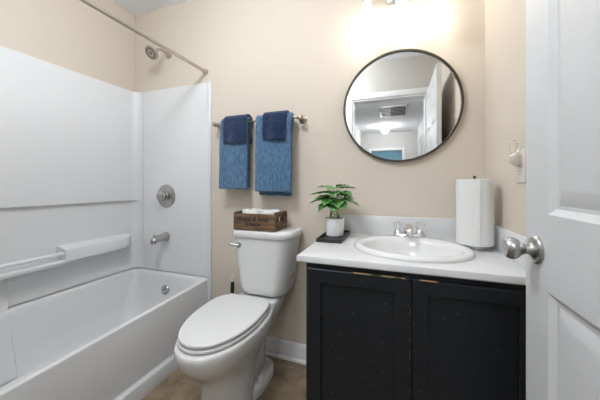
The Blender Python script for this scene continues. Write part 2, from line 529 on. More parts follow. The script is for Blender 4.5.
# ------------------------------------------------------------------ bathtub
TX0, TX1, TY0, TY1 = XL + .001, -1.245, .05, YB - .001
bathtub = t = thing('bathtub', 'white alcove bathtub with a plain apron along the left wall', 'bathtub', (-1.6, .8, 0))
bm = bmesh.new()
def tub_ring(x0, x1, y0, y1, r, zf):
    out = []
    for x, y in rrect(x0, x1, y0, y1, r, 8): out.append((x, y, zf(x, y)))
    return out
def sm(a, b, v):
    q = min(1, max(0, (v - a) / (b - a))); return q * q * (3 - 2 * q)
RIM, WZ = .374, .434
def z_rim(x, y):
    # front rim low, wall side and end higher
    return RIM + (WZ - RIM) * max(1 - sm(-1.93, -1.80, x), sm(1.49, 1.555, y) if x < -1.26 else sm(1.50, 1.556, y) * .9)
rs = []
e = .0005
rs.append(tub_ring(TX0, TX1, TY0, TY1, e, lambda x, y: .012))
rs.append(tub_ring(TX0, TX1, TY0, TY1, e, lambda x, y: z_rim(x, y) - .012))
rs.append(tub_ring(TX0, TX1 - .003, TY0, TY1, .002, lambda x, y: z_rim(x, y) - .003))
rs.append(tub_ring(TX0 + .002, TX1 - .012, TY0 + .002, TY1 - .002, .004, lambda x, y: z_rim(x, y)))
rs.append(tub_ring(TX0 + .004, TX1 - .018, TY0 + .004, TY1 - .003, .006, lambda x, y: z_rim(x, y)))
rs.append(tub_ring(TX0 + .032, -1.318, TY0 + .095, TY1 - .008, (.05, .05, .09, .09), lambda x, y: z_rim(x, y) - .0003))
rs.append(tub_ring(TX0 + .038, -1.325, TY0 + .10, TY1 - .012, (.05, .05, .09, .09), lambda x, y: z_rim(x, y) - .001))
rs.append(tub_ring(TX0 + .046, -1.335, TY0 + .11, TY1 - .02, (.055, .055, .09, .09), lambda x, y: z_rim(x, y) - .008))
rs.append(tub_ring(TX0 + .051, -1.342, TY0 + .115, TY1 - .026, (.06, .06, .1, .1), lambda x, y: z_rim(x, y) * .94 - .012))
rs.append(tub_ring(TX0 + .064, -1.362, TY0 + .18, TY1 - .060, (.09, .09, .13, .13), lambda x, y: .22))
rs.append(tub_ring(TX0 + .095, -1.380, TY0 + .24, TY1 - .095, (.11, .11, .15, .15), lambda x, y: .11))
rs.append(tub_ring(TX0 + .125, -1.41, TY0 + .29, TY1 - .14, (.12, .12, .15, .15), lambda x, y: .075))
rs.append(tub_ring(TX0 + .20, -1.48, TY0 + .38, TY1 - .22, (.1, .1, .12, .12), lambda x, y: .066))
rings(bm, rs, True, True)
tb = obj('basin', bm, M_acryl, t, deg=50)
bm = bmesh.new()
prof = [(TX1 - .004, 0), (-1.219, 0), (-1.219, .072), (-1.2225, .078), (-1.238, .0815), (-1.2445, .088), (TX1 - .004, .088)]
a = [bm.verts.new((x, TY0, z)) for x, z in prof]; b = [bm.verts.new((x, TY1, z)) for x, z in prof]
for i in range(len(prof)): bm.faces.new((a[i], a[(i + 1) % len(prof)], b[(i + 1) % len(prof)], b[i]))
bm.faces.new(a); bm.faces.new(b[::-1])
obj('skirt', bm, M_acryl, t)
bm = bmesh.new()
OV = Vector((-1.60, 1.512, .318)); ax = Vector((0, -1, .22))
lathe(bm, [(0, -.006), (.034, -.006), (.034, .004), (.030, .008), (.012, .0095), (0, .0095)], OV, ax, 32)
ov = obj('overflow_plate', bm, M_fit, t)
bm = bmesh.new(); lathe(bm, [(0, .009), (.006, .009), (.005, .012), (0, .0125)], OV, ax, 16)
obj('screw', bm, M_hole, ov)
bm = bmesh.new(); lathe(bm, [(0, 0), (.03, 0), (.028, .006), (0, .007)], (-1.60, 1.25, .0655), (0, 0, 1), 24)
obj('drain', bm, M_chrome, t)

# ------------------------------------------------------------------ tub surround
SZ = 1.817
t = thing('tub_surround', 'white moulded wall surround above the bathtub with a soap ledge', 'tub surround', (-1.95, .8, WZ))
UX = -1.925     # face of the upper panel
LX = -1.945     # face of the lower panel
CR = .06
# back panel with the cove into the end panel, in horizontal slices
def sur_loop(face, z, endf=1.550):
    pts = [(XL + .0005, TY0), (face, TY0)]
    pts.append((face, 1.40))
    for k in range(9):
        a = PI * (.5 * k / 8)
        pts.append((face + (UX + CR - face) * (1 - math.cos(a)), endf - CR + CR * math.sin(a)))
    pts += [(UX + CR + .001, 1.5562), (UX + CR + .010, 1.5562), (UX + CR + .010, YB - .0005)]; pts.append((XL + .0005, YB - .0005))
    return [(x, y, z) for x, y in pts]
bm = bmesh.new()
rs = [sur_loop(LX, WZ + .007), sur_loop(LX, .955), sur_loop(LX, .966), sur_loop(UX, .972), sur_loop(UX + .001, .980), sur_loop(UX, 1.0),
      sur_loop(UX, SZ - .012), sur_loop(UX - .003, SZ - .003), sur_loop(UX - .010, SZ, 1.553)]
rings(bm, rs)
obj('back_panel', bm, M_acryl, t, deg=40)
bm = bmesh.new()
EX = -1.239
pts = rrect(UX + CR + .0065, EX, 1.5495, YB - .0005, (.0004, .0004, .0004, .006), 5)
rs = [[(x, y, WZ + .007) for x, y in pts], [(x, y, SZ - .008) for x, y in pts], [(x, y if y > 1.555 else y + .002, SZ - .002) for x, y in pts], [(x, y if y > 1.555 else y + .005, SZ) for x, y in pts]]
rings(bm, rs)
obj('end_panel', bm, M_acryl, t)
bm = bmesh.new()   # rounded front edge of the end panel, down past the rim to the floor
pts = rrect(EX - .012, EX + .016, 1.541, YB - .0005, (.0004, .0004, .010, .010), 6)
rings(bm, [at_z(pts, .09), at_z(pts, SZ - .001), [(x * 1 + (0), y + .003 if y < 1.55 else y, SZ + .002) for x, y in pts]])
obj('edge_flange', bm, M_acryl, t)
# soap ledge block, grab bar, lower lip
bm = bmesh.new()
def soap_sec(y, top=.706, bot=.626, fx=-1.855):
    return [(LX - .002, y, bot - .006), (fx - .006, y, bot), (fx, y, bot + .008), (fx, y, top - .012), (fx - .004, y, top - .003), (fx - .012, y, top), (LX - .002, y, top + .014)]
rs = [soap_sec(1.024), soap_sec(1.028), soap_sec(1.38)]
for k in range(1, 7):
    q = k / 6; rs.append(soap_sec(1.38 + .12 * q, .706 - .004 * q, .626 + .004 * q, -1.855 - .075 * q * q))
rings(bm, rs)
obj('soap_ledge', bm, M_acryl, t)
bm = bmesh.new()
rs = []
for y in (.36, .40, 1.026):
    rs.append([(LX - .002, y, .600), (-1.858, y, .618), (-1.855, y, .624), (-1.855, y, .636), (-1.860, y, .642), (LX - .002, y, .650)])
rings(bm, rs)
obj('lower_lip', bm, M_acryl, t)
bm = bmesh.new(); tube(bm, [(-1.885, .36, .676), (-1.885, 1.030, .676)], .0125, 20)
obj('grab_bar', bm, M_acryl, t)
bm = bmesh.new()
rs = [soap_sec(.05), soap_sec(.365), soap_sec(.37)]
rings(bm, rs)
obj('soap_ledge', bm, M_acryl, t)
bm = bmesh.new()
cr_ = [(LX - .008, .10), (LX + .105, .10), (LX + .075, .22), (LX + .035, .34), (LX + .016, .436), (LX + .004, .602), (LX - .008, .602)]
rings(bm, [[(x, y, z) for x, z in cr_] for y in (TY0 + .001, .800)] + [[(x - .006, .806, z) for x, z in cr_]])
obj('corner_rest', bm, M_acryl, bathtub)

# ------------------------------------------------------------------ tub fittings
t = thing('shower_valve', 'round satin shower valve with a knob, above the tub spout', 'shower valve', (-1.628, 1.5495, 1.006))
bm = bmesh.new(); lathe(bm, [(0, 0), (.087, 0), (.087, .003), (.078, .010), (.055, .013), (.035, .016), (.03, .026), (0, .026)], (-1.628, 1.5495, 1.006), (0, -1, 0), 48)
obj('escutcheon', bm, M_fit, t)
bm = bmesh.new(); lathe(bm, [(0, .024), (.020, .024), (.022, .03), (.034, .036), (.036, .050), (.032, .062), (.020, .068), (0, .069)], (-1.628, 1.5495, 1.006), (0, -1, 0), 32)
kb = obj('handle', bm, M_fit, t)
bm = bmesh.new(); lathe(bm, [(0, .068), (.010, .068), (.009, .071), (0, .0715)], (-1.628, 1.5495, 1.006), (0, -1, 0), 20)
obj('index_cap', bm, M_nickel, kb)

t = thing('tub_spout', 'satin tub spout with a diverter pull, on the white end panel', 'spout', (-1.623, 1.5495, .704))
bm = bmesh.new()
rs = []
for yy, r, zz in ((0, .030, 0), (.004, .032, 0), (.012, .031, 0), (.035, .027, -.001), (.075, .024, -.004), (.105, .0235, -.009), (.122, .022, -.013), (.130, .017, -.016), (.132, .008, -.018)):
    rs.append([(-1.623 + r * math.cos(2 * PI * k / 28), 1.5495 - yy, .704 + zz + r * 1.05 * math.sin(2 * PI * k / 28)) for k in range(28)])
rings(bm, rs)
lathe(bm, [(.017, 0), (.019, .012), (.0175, .032), (.015, .033), (.013, .01)], (-1.623, 1.436, .703), (0, 0, -1), 24, False, True)
sp = obj('spout_body', bm, M_fit, t)
bm = bmesh.new(); lathe(bm, [(0, 0), (.0045, 0), (.0045, .012), (.008, .013), (.008, .019), (0, .020)], (-1.623, 1.438, .713), (0, 0, 1), 16)
obj('diverter_pull', bm, M_fit, t)

t = thing('overhead_shower', 'round nickel shower head on a bent arm, high on the end wall', 'shower head', (-1.613, 1.5595, 2.075))
bm = bmesh.new(); lathe(bm, [(0, 0), (.032, 0), (.031, .004), (.022, .010), (.013, .013), (0, .013)], (-1.613, 1.5595, 2.075), (0, -1, 0), 32)
obj('flange', bm, M_nickel, t)
bm = bmesh.new()
hd = Vector((-1.618, 1.445, 2.048)); hax = Vector((-.05, -.80, -.66)).normalized()
tube(bm, smooth_path([(-1.613, 1.555, 2.075), (-1.615, 1.52, 2.079), (-1.616, 1.490, 2.080), (-1.617, 1.462, 2.066), hd], 5), .0095, 16)
obj('arm', bm, M_nickel, t)
bm = bmesh.new()
lathe(bm, [(0, -.012), (.012, -.012), (.015, -.004), (.015, .006), (.020, .012), (.032, .022), (.045, .030), (.050, .034), (.051, .046), (.048, .049), (.0, .049)], hd, hax, 40)
hb = obj('spray_head', bm, M_nickel, t)
bm = bmesh.new()
lathe(bm, [(.024, .0485), (.040, .0485), (.040, .0515), (.024, .0515), (.024, .0485)], hd, hax, 40, False, False)
lathe(bm, [(0, .0485), (.013, .0485), (.012, .053), (0, .0535)], hd, hax, 24)
_, pa, pb = frame_from(hax)
obj('nozzle_ring', bm, mat('nozzle_rubber', (.21, .18, .15), .5), hb)

t = thing('shower_curtain_rod', 'bare nickel shower curtain rod running above the bathtub', 'curtain rod', (-1.273, YB, 1.895))
bm = bmesh.new(); tube(bm, [(-1.273, YF + .004, 1.895), (-1.273, .8, 1.895), (-1.273, YB - .004, 1.895)], .0115, 20)
obj('rod', bm, M_nickel, t)
for y, s in ((YB - .0003, -1), (YF + .0003, 1)):
    bm = bmesh.new(); lathe(bm, [(0, 0), (.021, 0), (.021, .006), (.017, .012), (.0165, .024), (.0135, .030), (.0115, .030)], (-1.273, y, 1.895), (0, s, 0), 28)
    obj('end_flange', bm, M_nickel, t)

# ------------------------------------------------------------------ towel bar and towels
BY, BZ = 1.495, 1.497
BX0, BX1 = -1.150, -.540
t = thing('towel_bar', 'nickel towel bar on the beige wall above the toilet', 'towel bar', ((BX0 + BX1) / 2, YB, BZ))
bm = bmesh.new(); tube(bm, [(BX0 - .008, BY, BZ), (BX1 + .008, BY, BZ)], .0085, 16)
obj('bar', bm, M_nickel, t)
for x in (BX0, BX1):
    bm = bmesh.new(); lathe(bm, [(0, .0005), (.026, .0005), (.026, .006), (.020, .012), (.011, .018), (.010, .045), (.014, .052), (.0165, .062), (.015, .074), (.010, .080), (0, .081)], (x, YB, BZ), (0, -1, 0), 28)
    obj('post', bm, M_nickel, t)

def towel(name, label, x0, x1, zf, zb, m, off, seed, cat, thick=.014, flare=0.0, group=None, lean=0.0):
    """sheet hung over the bar: front hem at zf, rear hem at zb"""
    R = .0105 + off
    path = []
    nf = 30
    zt = BZ + .002
    for k in range(nf + 1):
        q = k / nf; path.append((-R, zf + (zt - zf) * q, 1 - q))
    for k in range(1, 10):
        a = PI * k / 10; path.append((-R * math.cos(a), zt + R * math.sin(a), 0))
    for k in range(nf + 1):
        q = k / nf; path.append((R, zt - (zt - zb) * q, q))
    bm = bmesh.new(); nx = 28
    grid = []
    for i, (dy, z, q) in enumerate(path):
        row = []
        for j in range(nx + 1):
            u = j / nx
            x = x0 + (x1 - x0) * u
            side = -1 if dy < 0 else 1
            fl = q * flare
            x = x0 - fl + (x1 - x0 + 2 * fl - (.014 * min(1, q * 3) if side > 0 else 0)) * u + lean * q
            ns = noise.noise(Vector((x * 16 + seed, z * 5, seed * 3.1 + side)))
            wv = math.sin(u * 9.5 + seed + z * 3) * .0035 * q
            y = BY + dy
            if side < 0:
                y += (ns * .006 + wv) * (.3 + q) - .014 * q * (1 - .4 * q)
                y -= .010 * math.sin(PI * u) ** .5 * min(1, q * 4) * .5
            else:
                y += abs(ns) * .004 * q + .002
            zz = z
            if q > .9: zz += (noise.noise(Vector((x * 14, seed, side))) * .006) * (q - .9) * 10
            row.append(bm.verts.new((x + ns * .003, min(y, YB - .0115), zz)))
        grid.append(row)
    for a, b in zip(grid[:-1], grid[1:]):
        for j in range(nx): bm.faces.new((a[j], a[j + 1], b[j + 1], b[j]))
    o = obj(name, bm, m, None, [('SOLIDIFY', dict(thickness=thick, offset=0)), ('SUBSURF', dict(levels=1, render_levels=2))], deg=180)
    tex = bpy.data.textures.new(name + '_pile', 'CLOUDS'); tex.noise_scale = .012
    dm = o.modifiers.new('pile', 'DISPLACE'); dm.texture = tex; dm.strength = .0045; dm.mid_level = .5
    return tag(o, label, cat, group)
towel('bath_towel', 'denim blue bath towel hanging nearest the tub, left of the other', -1.085, -.880, 1.064, 1.075, M_towel, .0105, 1.3, 'towel', .018, group='bath towels on the towel bar')
towel('bath_towel', 'denim blue bath towel on the right half of the towel bar', -.822, -.585, 1.047, 1.024, M_towel, .0105, 4.7, 'towel', .018, group='bath towels on the towel bar')
towel('hand_towel', 'navy blue washcloth draped over the bath towel nearest the tub', -1.050, -.880, 1.358, 1.36, M_navy, .0285, 8.1, 'towel', .012, lean=.006, group='washcloths over the bath towels')
towel('hand_towel', 'navy blue washcloth draped over the right hand bath towel', -.765, -.612, 1.362, 1.38, M_navy, .0285, 2.2, 'towel', .012, group='washcloths over the bath towels')

# ------------------------------------------------------------------ toilet
TCX = -.785
t = thing('toilet', 'white two-piece toilet with its lid closed, between tub and vanity', 'toilet', (TCX, 1.2, 0))
bm = bmesh.new()
rs = []
for z, a, yf, yb, bk, cx in ((0, .121, .995, 1.25, 2.8, -.79), (.02, .121, .992, 1.25, 2.8, -.79), (.08, .117, .985, 1.26, 2.8, -.79), (.14, .114, .980, 1.28, 2.7, -.79), (.19, .116, .970, 1.32, 2.6, -.789),
                         (.22, .122, .955, 1.36, 2.6, -.788), (.25, .134, .930, 1.40, 2.5, -.787), (.29, .153, .888, 1.43, 2.4, TCX), (.325, .170, .852, 1.43, 2.4, TCX), (.355, .181, .832, 1.43, 2.4, TCX),
                         (.385, .186, .821, 1.43, 2.4, TCX), (.405, .186, .820, 1.43, 2.4, TCX), (.414, .183, .823, 1.428, 2.4, TCX), (.418, .176, .83, 1.42, 2.4, TCX)):
    rs.append(at_z(spin(egg(cx, a, yf, yb, 64, bk)), z))
rings(bm, rs)
rs = []
for z, a in ((0, .062), (.15, .062), (.26, .075), (.34, .10)):
    rs.append(at_z(rrect(TCX - a, TCX + a, 1.16, 1.44, .05), z))
rings(bm, rs)
# foot flange either side of the trapway and the tank shelf
rs = []
for z, g in ((0, 0), (.032, 0), (.042, .004), (.047, .012)):
    rs.append(at_z(egg(TCX + .005, .122 - g, 1.10 + g, 1.47 - g, 64, 3.2, .5), z))
rings(bm, rs)
rs = []
for z, g in ((.30, .05), (.36, .02), (.415, .0), (.440, .004), (.446, .012)):
    rs.append(at_z(rrect(-.885 + g, -.625 - g, 1.31, 1.50 - g, .04), z))
rings(bm, rs)
obj('bowl', bm, M_ceram, t, [], deg=50)
for s in (-1, 1):
    bm = bmesh.new(); lathe(bm, [(0, 0), (.015, 0), (.015, .012), (.013, .03), (.009, .037), (0, .039)], (TCX + .005 + s * .100, 1.265, .045), (0, 0, 1), 20)
    obj('bolt_cap', bm, M_ceram, t)
def slab(name, a, yf, yb, z0, z1, rad, m, cx=-.787, bk=3.6, mid=.6):
    bm = bmesh.new(); rs = []
    for k in range(5):
        q = PI / 2 * k / 4; rs.append(at_z(spin(egg(cx, a - rad * (1 - math.sin(q)), yf + rad * (1 - math.sin(q)), yb - rad * (1 - math.sin(q)), 72, bk, mid)), z0 + rad * (1 - math.cos(q))))
    for k in range(5):
        q = PI / 2 * k / 4; rs.append(at_z(spin(egg(cx, a - rad * (1 - math.cos(q)), yf + rad * (1 - math.cos(q)), yb - rad * (1 - math.cos(q)), 72, bk, mid)), z1 - rad * (1 - math.sin(q))))
    rings(bm, rs)
    return obj(name, bm, m, t, deg=40)
slab('seat', .174, .842, 1.342, .4225, .4365, .005, M_seat)
lid = slab('lid', .171, .845, 1.345, .4412, .4565, .006, M_seat)
for s in (-1, 1):
    bm = nb(TCX - .02 + s * .095 - .022, TCX - .02 + s * .095 + .022, 1.325, 1.352, .419, .452, .008, 3)
    obj('seat_hinge', bm, M_seat, t)
# tank
KX0, KX1, KYF = -.910, -.548, 1.340
bm = bmesh.new()
rs = []
for z, g, f in ((.452, .065, .035), (.458, .050, .022), (.472, .041, .012), (.50, .035, .008), (.60, .022, .004), (.70, .009, 0), (.785, .0, 0)):
    rs.append(at_z(rrect(KX0 + g, KX1 - g, KYF + f, 1.535, (.012, .012, .05, .075), 8), z))
rings(bm, rs)
tk = obj('tank', bm, M_ceram, t, deg=45)
bm = bmesh.new()
rs = []
for z, g in ((.784, .004), (.786, -.006), (.792, -.010), (.815, -.010), (.824, -.006), (.829, .004), (.830, .012)):
    rs.append(at_z(rrect(KX0 + g, KX1 - g, KYF + g, 1.545, (.012, .012, .05, .075), 8), z))
rings(bm, rs)
obj('tank_lid', bm, M_ceram, t, deg=45)
bm = bmesh.new()
lv = Vector((-.862, KYF + .002, .742))
lathe(bm, [(0, -.002), (.017, -.002), (.017, .006), (.013, .012), (0, .013)], lv, (0, -1, 0), 24)
fl = obj('flush_lever', bm, M_satin, t)
bm = bmesh.new()
tube(bm, smooth_path([lv + Vector((.004, -.012, 0)), lv + Vector((-.016, -.018, .003)), lv + Vector((-.036, -.022, .006)), lv + Vector((-.050, -.025, .007))], 4), [.006] * 4 + [.0065] * 4 + [.0075] * 4 + [.006], 14)
obj('lever_arm', bm, M_satin, fl)
bm = nb(-.5425, -.5375, 1.452, 1.50, .553, .560, .001)
for v in bm.verts: v.co.x += -.037; v.co.z += (v.co.y - 1.476) * .35
obj('vent_slot', bm, M_hole, tk)

# toilet brush behind the toilet, by the tub end
t = thing('toilet_brush', 'toilet brush with black handle standing behind the toilet', 'brush', (-1.012, 1.48, 0))
bm = bmesh.new(); lathe(bm, [(0, 0), (.045, 0), (.047, .01), (.043, .12), (.036, .14), (.032, .14), (.030, .05), (0, .05)], (-1.012, 1.48, 0), (0, 0, 1), 28)
obj('holder', bm, M_seat, t)
bm = bmesh.new(); lathe(bm, [(0, .06), (.007, .06), (.007, .33), (.010, .345), (.012, .37), (.0125, .43), (.011, .46), (.006, .468), (0, .469)], (-1.012, 1.48, 0), (0.03, 0, 1), 18)
hd_ = obj('handle', bm, M_dark, t)
bm = bmesh.new(); lathe(bm, [(0, .466), (.008, .466), (.009, .474), (.009, .502), (.007, .508), (0, .509)], (-1.012, 1.48, 0), (0.03, 0, 1), 18)
obj('handle_cap', bm, M_trim, hd_)

# ------------------------------------------------------------------ crate with two rolls
CX0, CX1, CY0, CY1, CZ = -.896, -.627, 1.338, 1.512, .8305
t = thing('wooden_crate', 'small brown wooden crate with black lettering on the toilet tank', 'crate', ((CX0 + CX1) / 2, (CY0 + CY1) / 2, CZ))
for k in range(3):
    z0 = CZ + .003 + k * .032
    for y in (CY0, CY1 - .009):
        bm = nb(CX0, CX1, y, y + .009, z0, z0 + .030, .0012)
        obj('side_slat', bm, M_crate, t)
for s, x in ((0, CX0 + .001), (1, CX1 - .013)):
    bm = bmesh.new()
    # end board with a hand hole: outer rectangle bridged to a rounded hole
    ya, yb, za, zb = CY0 + .0095, CY1 - .0095, CZ + .002, CZ + .104
    N = 32
    hole, outer = [], []
    cy, cz = (ya + yb) / 2, CZ + .064
    for k in range(N):
        a = 2 * PI * k / N
        c, sn = math.cos(a), math.sin(a)
        hole.append((cy + .036 * math.copysign(abs(c) ** .6, c), cz + .018 * math.copysign(abs(sn) ** .8, sn)))
        sc_ = 1 / max(abs(c), abs(sn))
        oy = cy + c * sc_ * (yb - ya) / 2
        oz = (za + zb) / 2 + sn * sc_ * (zb - za) / 2
        outer.append((oy, oz))
    loops = []
    for pts, xx in ((hole, x), (outer, x), (outer, x + .012), (hole, x + .012)):
        loops.append([(xx, y, z) for y, z in pts])
    rings(bm, loops + [loops[0]], False, False)
    bmesh.ops.remove_doubles(bm, verts=bm.verts[:], dist=1e-6)
    obj('end_board', bm, M_crate_end, t)
obj('base_board', nb(CX0 + .013, CX1 - .0135, CY0 + .0095, CY1 - .0095, CZ + .001, CZ + .008), M_crate, t)
def text_bm(body, size, extr=.0004):
    cu = bpy.data.curves.new('t', 'FONT'); cu.body = body; cu.size = size; cu.extrude = extr; cu.offset = .0007; cu.align_x = 'CENTER'; cu.align_y = 'CENTER'
    o = bpy.data.objects.new('t', cu); C.objects.link(o)
    bpy.context.view_layer.update()
    me = bpy.data.meshes.new_from_object(o.evaluated_get(bpy.context.evaluated_depsgraph_get()))
    bm = bmesh.new(); bm.from_mesh(me)
    bpy.data.objects.remove(o); bpy.data.curves.remove(cu); bpy.data.meshes.remove(me)
    return bm
def front_text(body, size, x, z, name, shear=0.0):
    bm = text_bm(body, size)
    for v in bm.verts:
        v.co = Vector((x + v.co.x + v.co.y * shear, CY0 - .0005 - v.co.z, z + v.co.y))
    return obj(name, bm, M_ink, t, recalc=False)
front_text('Soaps & Suds', .036, -.765, CZ + .066, 'lettering', .25)
front_text('5¢ EACH', .026, -.768, CZ + .034, 'lettering')

def tp_roll(x, label):
    y = (CY0 + CY1) / 2
    t = thing('toilet_paper_roll', label, 'toilet paper', (x, y, CZ + .008), 'toilet paper rolls in the crate')
    bm = bmesh.new(); lathe(bm, [(.021, 0), (.058, 0), (.0595, .003), (.0595, .100), (.057, .104), (.022, .104), (.021, .102)], (x, y, CZ + .0085), (0, 0, 1), 40, False, False)
    obj('paper', bm, M_paper, t)
    bm = bmesh.new(); lathe(bm, [(.0208, .001), (.0208, .103), (.0195, .103), (.0195, .001), (.0208, .001)], (x, y, CZ + .0085), (0, 0, 1), 32, False, False)
    obj('core', bm, M_core, t)
    return t
tp_roll(-.822, 'white toilet paper roll standing in the crate, on the tub side')
tp_roll(-.702, 'white toilet paper roll standing in the crate, beside the end with the hand hole')

# ------------------------------------------------------------------ vanity cabinet
VX0, VX1, VY0, VZ = -.338, XR - .001, 1.012, .788
t = thing('vanity_cabinet', 'black painted vanity cabinet with worn edges under the white countertop', 'cabinet', (.04, 1.3, 0))
bm = bmesh.new()
box(bm, VX0, VX0 + .016, VY0 + .001, YB - .001, 0, VZ)
box(bm, VX1 - .016, VX1, VY0 + .001, YB - .001, 0, VZ)
box(bm, VX0 + .016, VX1 - .016, VY0 + .06, VY0 + .075, 0, .10)
box(bm, VX0 + .016, VX1 - .016, VY0 + .02, YB - .001, .10, .115)
box(bm, VX0 + .016, VX1 - .016, YB - .010, YB - .001, .115, VZ)
obj('carcass', bm, M_cab, t)
bm = bmesh.new()
box(bm, VX0, VX1, VY0, VY0 + .019, .745, VZ, .001); box(bm, VX0, VX1, VY0, VY0 + .019, .09, .13, .001)
box(bm, VX0, VX0 + .04, VY0, VY0 + .019, .13, .745, .001); box(bm, VX1 - .04, VX1, VY0, VY0 + .019, .13, .745, .001)
box(bm, .03, .07, VY0, VY0 + .019, .13, .745, .001)
obj('face_frame', bm, M_cab, t)
def cab_door(x0, x1, z0, z1):
    bm = bmesh.new(); T = .018; y1 = VY0 - .0008; y0 = y1 - T; fw = .052 if x0 < 0 else .046
    # shaker frame with recessed panel
    ro = [(x0, x1, z0, z1, y1), (x0, x1, z0, z1, y0 + .002), (x0 + .002, x1 - .002, z0 + .002, z1 - .002, y0), (x0 + fw, x1 - fw, z0 + fw, z1 - fw, y0),
          (x0 + fw + .002, x1 - fw - .002, z0 + fw + .002, z1 - fw - .002, y0 + .002), (x0 + fw + .003, x1 - fw - .003, z0 + fw + .003, z1 - fw - .003, y0 + .008),
          (x0 + fw + .012, x1 - fw - .012, z0 + fw + .012, z1 - fw - .012, y0 + .0085)]
    rings(bm, [[(a, y, c), (b, y, c), (b, y, d), (a, y, d)] for a, b, c, d, y in ro])
    return obj('door', bm, M_cab, t, deg=25), y0
DZ0, DZ1 = .105, .768
da, y0 = cab_door(-.327, .0455, DZ0, DZ1)
db, _ = cab_door(.0535, .405, DZ0, DZ1)
# edges rubbed down to bare wood
M_worn2 = mat('worn_paint_edge', (.012, .013, .015), .5, var=(30, (.20, .15, .07), .50, .66))
def worn(parent, x0, x1, z0, z1, m=M_worn):
    obj('worn_edge', nb(x0, x1, y0 + .0008, y0 + .0035, z0, z1), m, parent)
worn(da, -.15, .030, DZ1 - .001, DZ1 + .003)
worn(db, .075, .13, DZ1 - .001, DZ1 + .003)
worn(da, .0445, .0462, DZ0 + .01, DZ1 - .01, M_worn2)

# countertop with backsplash and side splash
t = thing('countertop', 'white countertop with raised backsplash on the black vanity', 'countertop', (.02, 1.3, .7885))
SXC, SYC, SA, SB = .058, 1.262, .240, .222      # sink outline
CT0, CT1 = .7885, .8155
bm = bmesh.new()
N = 64
def ell(a, b, z, dy=0): return [(SXC + a * math.cos(2 * PI * k / N), SYC + dy + b * math.sin(2 * PI * k / N), z) for k in range(N)]
def rect_ray(z, g, bx0=-.371, bx1=XR - .001, by0=.990, by1=YB - .001):
    out = []
    for k in range(N):
        c, s = math.cos(2 * PI * k / N), math.sin(2 * PI * k / N)
        tx = ((bx1 - SXC) / c) if c > 1e-9 else (((bx0 + g) - SXC) / c if c < -1e-9 else 1e9)
        ty = ((by1 - SYC) / s) if s > 1e-9 else (((by0 + g) - SYC) / s if s < -1e-9 else 1e9)
        q = min(tx, ty)
        out.append((SXC + c * q, SYC + s * q, z))
    # snap nearest samples to the exact corners
    for cx, cy in ((bx0 + g, by0 + g), (bx1, by0 + g), (bx1, by1), (bx0 + g, by1)):
        k = min(range(N), key=lambda i: (out[i][0] - cx) ** 2 + (out[i][1] - cy) ** 2)
        out[k] = (cx, cy, z)
    return out
rs = [ell(SA - .02, SB - .02, CT0), rect_ray(CT0, .004), rect_ray(CT0 + .004, 0), rect_ray(CT1 - .005, 0), rect_ray(CT1 - .0015, .0015), rect_ray(CT1, .005), ell(SA - .02, SB - .02, CT1)]
rings(bm, rs + [rs[0]], False, False)
bmesh.ops.remove_doubles(bm, verts=bm.verts[:], dist=1e-6)
obj('worktop', bm, M_counter, t, deg=40)
obj('backsplash', nb(-.371, XR - .001, 1.541, YB - .001, CT1 - .001, .919, .003), M_counter, t)
obj('side_splash', nb(.400, XR - .001, .995, 1.5405, CT1 - .001, .919, .003), M_counter, t)

# sink
t = thing('sink', 'oval white drop-in sink set in the countertop', 'sink', (SXC, SYC, CT1))
bm = bmesh.new()
IA, IB, IDY = .194, .158, -.022
rs = [ell(SA - .024, SB - .024, CT1 - .012), ell(SA - .024, SB - .024, CT1 + .0006), ell(SA, SB, CT1 + .0006), ell(SA + .001, SB + .001, CT1 + .006), ell(SA - .004, SB - .004, CT1 + .014), ell(SA - .016, SB - .016, CT1 + .0185),
      ell(IA + .012, IB + .016, CT1 + .0175, IDY), ell(IA + .003, IB + .005, CT1 + .012, IDY), ell(IA - .003, IB - .003, CT1, IDY), ell(IA - .012, IB - .012, CT1 - .03, IDY), ell(IA - .035, IB - .03, CT1 - .08, IDY),
      ell(IA - .075, IB - .065, CT1 - .115, IDY), ell(IA - .125, IB - .105, CT1 - .132, IDY), ell(.03, .03, CT1 - .138, IDY), ell(.022, .022, CT1 - .140, IDY)]
# underside shell
und = [ell(.022, .022, CT1 - .150, IDY), ell(IA - .115, IB - .095, CT1 - .142, IDY), ell(IA - .06, IB - .05, CT1 - .12, IDY), ell(IA - .02, IB - .015, CT1 - .08, IDY), ell(SA - .028, SB - .028, CT1 - .03)]
rings(bm, rs + und + [rs[0]], False, False)
bmesh.ops.remove_doubles(bm, verts=bm.verts[:], dist=1e-6)
obj('basin', bm, M_ceram, t, deg=60)
bm = bmesh.new(); lathe(bm, [(0, 0), (.021, 0), (.021, .002), (.014, .003), (.013, .001), (0, .001)], (SXC, SYC + IDY, CT1 - .1402), (0, 0, 1), 28)
obj('drain', bm, M_chrome, t)
bm = bmesh.new(); lathe(bm, [(0, 0), (.0075, 0), (.0075, .002), (0, .0022)], (SXC, SYC + IDY - IB + .0195, CT1 - .035), (0, 1, .25), 20)
obj('overflow_hole', bm, M_satin, t)

